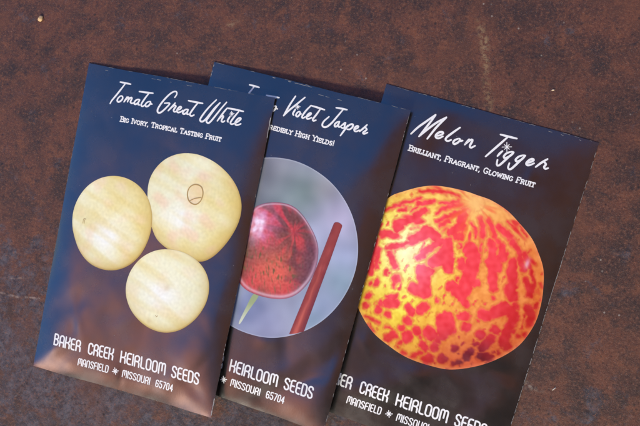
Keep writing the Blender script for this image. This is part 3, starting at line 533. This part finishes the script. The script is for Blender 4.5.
def melon_colour(uv, c):
    pole = np.array(ART['pole']); x, y = uv[:, 0], uv[:, 1]
    wx = x+0.7*nz(uv, 3.0, 41)+0.45*nz(uv, 1.3, 43); wy = y+0.7*nz(uv, 3.0, 47)+0.45*nz(uv, 1.3, 53)
    best = np.full(len(uv), 9.0)
    for pts, r in ART['caps']:
        for a, b in zip(pts[:-1], pts[1:]):
            ax, ay = a; bx, by = b; dx, dy = bx-ax, by-ay; L2 = dx*dx+dy*dy+1e-6
            t = np.clip(((wx-ax)*dx+(wy-ay)*dy)/L2, 0, 1)
            best = np.minimum(best, np.hypot(wx-ax-t*dx, wy-ay-t*dy)-r+0.0)
    best = best+0.3*nz(uv, 0.9, 61)
    fan = np.arctan2(y-pole[1], x-pole[0]); rd = np.hypot(x-pole[0], y-pole[1])
    s1 = np.array([N3(math.cos(f)*(4+r*.16), math.sin(f)*(4+r*.16), 7+r/16) for f, r in zip(fan, rd)])
    best = np.minimum(best, (0.26-s1)*3.2+np.abs(rd-15)/14)
    s2 = nz(uv, 1.9, 95, 1.0, 0.8)+0.25*nz(uv, 0.7, 96)
    best = np.minimum(best, (0.54-s2)*2.6+np.clip((22-rd)/8, 0, 3))
    rim = uv[:, 2]
    # right-hand share 0..1 in packet units
    rx = np.clip((x-4)/70.0, 0, 1)
    Y = mixc(const(uv, (246, 224, 66)), const(uv, (238, 150, 68)), (x-c.x+14+8*nz(uv, 10, 71))/24)
    Y = mixc(Y, const(uv, (255, 250, 190)), 1.0*np.exp(-(np.hypot((x-c.x+18)/12, (y-c.y-4)/15))**2))
    Y = mixc(Y, const(uv, (250, 196, 110)), 0.85*np.exp(-(np.hypot(x-pole[0], y-pole[1])/9)**2))
    Y = mixc(Y, const(uv, (244, 178, 96)), 0.75*np.clip((y-c.y-12+5*nz(uv, 8, 83))/16, 0, 1))
    Y = mixc(Y, const(uv, (240, 140, 30)), 0.7*np.clip((x-c.x-30)/6, 0, 1))
    Y = Y+(nz(uv, 3.0, 77)*22+nz(uv, 1.2, 78)*14)[:, None]*np.array([0.5, 1, 0.8])
    Rd = mixc(const(uv, (240, 62, 72)), const(uv, (204, 34, 36)), (x-c.x-14)/18)
    Rd = mixc(Rd, const(uv, (250, 126, 150)), 0.9*np.exp(-(np.hypot((x-c.x+15)/8, (y-c.y)/11))**2))
    Rd = mixc(Rd, const(uv, (214, 44, 30)), np.clip((rim-0.86)/0.12, 0, 1)*0.8)
    dk = np.exp(-(np.hypot((x-c.x-17)/12, (y-c.y+30)/8))**2)
    Rd = mixc(Rd, const(uv, (122, 28, 44)), 1.15*dk)
    Y = mixc(Y, const(uv, (216, 104, 60)), 0.6*dk)
    Rd = Rd+(nz(uv, 2.0, 90)*20)[:, None]*np.array([0.5, 1, 1])
    edge = np.clip(0.5-best/0.85, 0, 1)
    fade = 1-0.9*np.exp(-(np.hypot(x-pole[0], (y-pole[1])*1.2)/5.5)**2)
    C = mixc(Y, Rd, edge*fade)
    # darker orange line round each blotch
    C = mixc(C, const(uv, (196, 84, 30)), 0.28*np.exp(-((best-0.35)/0.28)**2)*fade)
    fan = np.arctan2(y-pole[1], x-pole[0]); rd = np.hypot(x-pole[0], y-pole[1])
    st = np.array([N3(math.cos(f)*5, math.sin(f)*5, 2+r/9) for f, r in zip(fan, rd)])
    C = mixc(C, const(uv, (240, 86, 50)), (st*2.0)*np.exp(-((rd-8)/6)**2)*0.6)
    C = mixc(C, const(uv, (250, 205, 130)), 0.45*np.exp(-(rd/4.5)**2))
    C = mixc(C, const(uv, (228, 150, 84)), 0.5*np.exp(-((rd-3)/0.35)**2)*(np.sin(fan*1.0+1)>-0.3))
    # soft sheen lines of the photograph printed here
    C = mixc(C, const(uv, (240, 214, 235)), 0.75*np.exp(-(np.hypot((x-ART['mel'][11][0]+6.0)/0.9, (y-ART['mel'][11][1]+0.2)/2.0))**2))
    sh = np.clip((np.hypot((x-c.x+6)/36, (y-c.y-6)/36)-0.62)/0.6, 0, 1)**1.5
    C = C*(1-sh[:, None]*np.array([0.12, 0.34, 0.36]))
    C = mixc(C, const(uv, (236, 160, 120)), np.clip((rim-0.965)/0.035, 0, 1)*0.4)
    return C

# ------------------------------------------------------------------ the packets
def packet(p, label):
    x, y, a = POSE[p]
    e = bpy.data.objects.new('seed_packet', None); col.objects.link(e)
    e.empty_display_size = 0.1
    e.location = (x*MM, y*MM, 0); e.rotation_euler = (0, 0, a/100.0)
    tag(e, label, 'seed packet', 'overlapping seed packets')
    front_panel(p, e); back_panel(p, e)
    brand(p, e)
    s = star(ART['star%d' % (p+1)][0], (1.0, 1.0, 1.75)[p], 0.3)
    T = ART['t%d' % (p+1)]; cut = ((0, 12, 20, len(T)), (0, 12, 21, len(T)), (0, 9, len(T)))[p]
    for c0, c1 in zip(cut[:-1], cut[1:]):
        ribbons('variety_name_word', p, T[c0:c1], (0.66, 0.66, 0.74)[p], M_WHITE, e, taper=True)
    ribbons('star_ornament', p, s, 0.26, M_WHITE, e, dz=0.1)
    a_, b_ = ART['sub'][p]
    txt, first, h = (('Big Ivory, Tropical Tasting Fruit', 0, 1.95), ('Incredibly High Yields!', 4, 1.95), ('Brilliant, Fragrant, Glowing Fruit', 0, 2.05))[p]
    for wd in serif_text(txt, a_, b_, h, first):
        ribbons('description_word', p, wd, 0.40, M_WHITE, e, smooth=False)
    return e
def worn(p, parent, segs):
    """(edge, from mm, to mm, inset, width, density) pale wear where the print has rubbed off the folds"""
    rnd = random.Random(p*11+3); L = []
    for _ in range((16, 20, 14)[p]):       # dust and rub marks on the face
        a, b = rnd.uniform(3, W-3), rnd.uniform(3, H-3); an = rnd.uniform(0, 3.14); l = rnd.uniform(0.05, 0.5)
        L.append(dict(p=[(a, b), (a+l*math.cos(an), b+l*math.sin(an))], w=rnd.uniform(0.05, 0.12)))
    for (edge, s0, s1, inset, w, dens, lmin, lmax) in segs:
        s = s0
        while s < s1:
            ln = rnd.uniform(lmin, lmax)
            if rnd.random() < dens:
                e = min(s+ln, s1); ww = w*rnd.uniform(0.5, 1.2); j = rnd.uniform(-0.08, 0.08)
                if edge == 'T': q = [(s, H-inset+j), ((s+e)/2, H-inset-j), (e, H-inset+j*.5)]
                elif edge == 'R': q = [(W-inset+j, s), (W-inset-j, (s+e)/2), (W-inset, e)]
                elif edge == 'L': q = [(inset+j, s), (inset-j, (s+e)/2), (inset, e)]
                else: q = [(s, inset+j), ((s+e)/2, inset-j), (e, inset)]
                L.append(dict(p=q, w=ww))
            s += ln
    o = ribbons('worn_edge', p, L, 0.2, M_WORN, parent, dz=0.03)
    # the wear belongs to the front sheet: merge it into that mesh as a second material
    fp = [c for c in parent.children if c.name.startswith('front_panel')][0]
    me, wm = fp.data, o.data
    V_ = [tuple(v.co) for v in me.vertices]; F_ = [tuple(f.vertices) for f in me.polygons]; n0, f0 = len(V_), len(F_)
    V_ += [tuple(v.co) for v in wm.vertices]; F_ += [tuple(i+n0 for i in f.vertices) for f in wm.polygons]
    nm = bpy.data.meshes.new('front_panel'); nm.from_pydata(V_, [], F_); nm.update()
    nm.materials.append(M_INK); nm.materials.append(M_WORN)
    nm.polygons.foreach_set('material_index', [f.material_index for f in me.polygons]+[1]*(len(F_)-f0)); nm.polygons.foreach_set('use_smooth', [True]*len(F_))
    fp.data = nm; bpy.data.objects.remove(o)

e1 = packet(0, 'leftmost and topmost seed packet, three pale cream tomatoes printed on it')
for k in range(3):
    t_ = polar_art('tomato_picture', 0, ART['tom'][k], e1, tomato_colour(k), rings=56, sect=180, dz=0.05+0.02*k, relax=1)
    if k == 0:
        ribbons('stem_scar', 0, [dict(p=ART['scar'][0], w=0.42), dict(p=ART['scar'][1], w=0.3)], 0.5, M_SCAR, t_, dz=0.13)
    elif k == 1:
        c = ART['scar'][2][0]; ribbons('stem_scar', 0, [[(c[0]-.5, c[1]-.9), (c[0]-.6, c[1]+.9)], [(c[0]+.1, c[1]-1.), (c[0]+.1, c[1]+1.1)], [(c[0]-.3, c[1]+1.2), (c[0]+.6, c[1]+1.0)]], 0.16, M_SCAR, t_, dz=0.13)
    else:
        c = ART['scar'][3][0]; ribbons('stem_scar', 0, [[(c[0]-.5, c[1]), (c[0]-.2, c[1]+.4)], [(c[0]+.2, c[1]-.3), (c[0]+.5, c[1]+.4)], [(c[0]-.2, c[1]-.4), (c[0]+.1, c[1]-.1)]], 0.18, M_SCAR, t_, dz=0.13)
worn(0, e1, [('T', 4, 78, 1.5, 0.12, 0.10, 0.6, 2.6), ('R', 112, 120, 0.15, 0.42, 1, 3, 5), ('R', 1, 8, 0.1, 0.34, 0.8, 1, 2), ('R', 20, 30, 0.1, 0.15, 0.3, 0.3, 0.8), ('R', 8, 110, 0.08, 0.09, 0.08, 0.3, 1.2), ('L', 2, 120, 0.08, 0.07, 0.12, 0.5, 2), ('B', 2, 78, 0.08, 0.07, 0.10, 0.5, 2), ('T', 2, 80, 0.1, 0.08, 0.25, 0.5, 3)])

e2 = packet(1, 'middle seed packet with a small striped red tomato in a round photo')
c0 = ART['circ']
ph = polar_art('round_photo', 1, [(c0[0]+c0[2]*math.cos(2*math.pi*i/40), c0[1]+c0[2]*math.sin(2*math.pi*i/40)) for i in range(40)], e2, photo_colour, rings=60, sect=200, dz=0.05)
polar_art('stalk_picture', 1, ART['calyx'], ph, lambda uv, c: mixc(const(uv, (150, 165, 120)), const(uv, (205, 212, 190)), (c.y-uv[:, 1]+3)/8), rings=6, sect=60, dz=0.07)
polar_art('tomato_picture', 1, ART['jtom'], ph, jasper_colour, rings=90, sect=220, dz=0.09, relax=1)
tl, tr, br, bl = [Vector(q) for q in ART['stick']]
up = (tl-bl).normalized()
ART['stick_round'] = [tuple(q) for q in (tl-up*0.5, tl.lerp(tr, 0.12)+up*0.15, tl.lerp(tr, 0.4)+up*0.45, tl.lerp(tr, 0.7)+up*0.35, tl.lerp(tr, 0.93)+up*0.0, tr-up*0.6, tr.lerp(br, 0.5)+Vector((0.15, 0)), br, br.lerp(bl, 0.5)-up*0.25, bl, bl.lerp(tl, 0.5)+Vector((0.2, 0)))]
polar_art('stick_picture', 1, ART['stick_round'], ph, stick_colour, rings=12, sect=160, dz=0.11, smooth_outline=False)
worn(1, e2, [('T', 2, 10, 3.4, 0.2, 0.25, 0.5, 1.6), ('T', 10, 60, 2.6, 0.12, 0.10, 0.6, 2.2), ('T', 24, 42, 0.5, 0.2, 0.5, 1.0, 2.5), ('R', 2, 126, 0.08, 0.10, 0.3, 0.5, 2.0), ('T', 1, 80, 0.1, 0.09, 0.3, 0.5, 3), ('L', 122, 128, 0.2, 0.2, 0.4, 0.3, 0.8)])

e3 = packet(2, 'rightmost seed packet, lowest of the stack, with a red blotched yellow melon')
polar_art('melon_picture', 2, ART['mel'], e3, melon_colour, rings=135, sect=430, dz=0.05)
worn(2, e3, [('R', 1, 95, 0.1, 0.15, 0.80, 0.3, 1.0), ('R', 95, 127, 0.1, 0.10, 0.5, 0.6, 2.0), ('T', 1, 80, 0.1, 0.09, 0.35, 0.5, 3), ('T', 55, 81, 0.9, 0.10, 0.15, 0.5, 1.6)])

# ------------------------------------------------------------------ light
SUN_EL, SUN_AZ = 33.0, 264.0     # azimuth: direction the light comes from, measured counter-clockwise from +X
sd = Vector((math.cos(math.radians(SUN_EL))*math.cos(math.radians(SUN_AZ)), math.cos(math.radians(SUN_EL))*math.sin(math.radians(SUN_AZ)), math.sin(math.radians(SUN_EL))))
ld = bpy.data.lights.new('sun', 'SUN'); ld.energy = 2.1; ld.angle = math.radians(13); ld.color = (1.0, 0.95, 0.80)
lo = bpy.data.objects.new('sun', ld); col.objects.link(lo)
lo.rotation_euler = sd.to_track_quat('Z', 'Y').to_euler()
world = bpy.data.worlds.new('World'); sc.world = world; world.use_nodes = True
t = NT(world)
wo = t.n('ShaderNodeOutputWorld'); bg = t.n('ShaderNodeBackground'); t.l(bg.outputs[0], wo.inputs[0])
sky = t.n('ShaderNodeTexSky', sky_type='NISHITA'); sky.sun_disc = False
sky.sun_elevation = math.radians(SUN_EL); sky.sun_rotation = math.radians(90-SUN_AZ)
sky.air_density = 1.0; sky.dust_density = 0.6; sky.ozone_density = 4.0
vec = t.n('ShaderNodeTexCoord').outputs['Generated']
sep = t.n('ShaderNodeSeparateXYZ'); t.l(vec, sep.inputs[0])
# unseen warm and dark regions added to the sky to shape the packets' sheen
nzv = t.math('MULTIPLY', t.math('SUBTRACT', t.noise(vec, 3.2, 3, 0.5), 0.5), 0.06)
m1 = t.rng(t.math('ADD', t.math('MULTIPLY', sep.outputs[1], -0.5), t.math('ADD', sep.outputs[0], nzv)), -0.25, -0.11)
m2 = t.rng(t.math('ADD', sep.outputs[1], nzv), 0.27, 0.17)
roof = t.math('MULTIPLY', m1, m2)
south = t.rng(t.math('ADD', sep.outputs[1], nzv), -0.06, -0.18)
south = t.math('MULTIPLY', south, t.rng(t.math('ADD', sep.outputs[0], nzv), -0.64, -0.52))
sheen_warm = t.mix(t.rng(sep.outputs[1], -0.2, -0.45), (5.2, 2.15, 1.75), (4.4, 1.45, 0.85))  # added warm region, mirrored as copper in the packets' lower ends
sheen_warm = t.mix(t.rng(t.math('ADD', sep.outputs[0], nzv), -0.46, -0.29), sheen_warm, (1.15, 0.62, 0.55))
sheen_warm = t.mix(t.rng(sep.outputs[0], -0.24, -0.08), sheen_warm, (0.26, 0.20, 0.18))
sheen_brown_c = t.mix(t.rng(t.noise(vec, 5, 3), 0.35, 0.65), (0.60, 0.22, 0.12), (1.75, 0.66, 0.38))  # added brown region overhead, mirrored in the right packet
tint = t.n('ShaderNodeVectorMath', operation='MULTIPLY'); t.l(sky.outputs[0], tint.inputs[0]); tint.inputs[1].default_value = (0.46, 0.82, 1.18)
gl = t.math('ADD', t.dot(vec, (-0.551, -0.501, 0.667)), t.math('MULTIPLY', nzv, 0.4))
gl = t.math('MULTIPLY', t.rng(gl, 0.968, 0.997), t.rng(sep.outputs[0], -0.46, -0.58))
sheen_warm = t.mix(gl, sheen_warm, (26.0, 15.5, 11.0))  # added hot spot, gives the highlight at the left packet's bottom
sheen_warm = t.mix(t.rng(sep.outputs[1], -0.58, -0.70), sheen_warm, (0.55, 0.32, 0.26))
low = t.rng(t.math('ADD', sep.outputs[2], nzv), 0.50, 0.34)
low_fill = t.mix(t.rng(t.noise(vec, 7, 4, 0.6), 0.4, 0.6), (0.9, 1.1, 0.8), (3.4, 3.8, 2.7))  # added low band that warms the diffuse light
low_fill = t.mix(t.rng(sep.outputs[2], 0.30, 0.05), low_fill, (0.5, 0.32, 0.25))
low_fill = t.mix(t.rng(sep.outputs[1], -0.2, -0.45), low_fill, (0.30, 0.20, 0.17))
low_fill = t.mix(t.math('MULTIPLY', t.rng(sep.outputs[1], 0.1, 0.5), 0.6), low_fill, (3.5, 3.2, 2.4))
t.l(t.mix(low, t.mix(south, t.mix(roof, tint.outputs[0], sheen_brown_c), sheen_warm), low_fill), bg.inputs[0]); bg.inputs[1].default_value = 0.15

# ------------------------------------------------------------------ camera
R_ = Matrix(CAM_R)
cam = bpy.data.cameras.new('camera'); co = bpy.data.objects.new('camera', cam); col.objects.link(co)
rot = Matrix((R_[0], -Vector(R_[1]), -Vector(R_[2]))).transposed()
co.matrix_world = Matrix.Translation(Vector(CAM_C)*MM) @ rot.to_4x4()
cam.sensor_width = 36; cam.lens = 36*CAM_F/640.0; cam.clip_start = 0.05; cam.clip_end = 200
sc.camera = co
sc.view_settings.view_transform = 'Standard'; sc.view_settings.look = 'None'
sc.view_settings.gamma = 1.0; sc.view_settings.exposure = 1.12
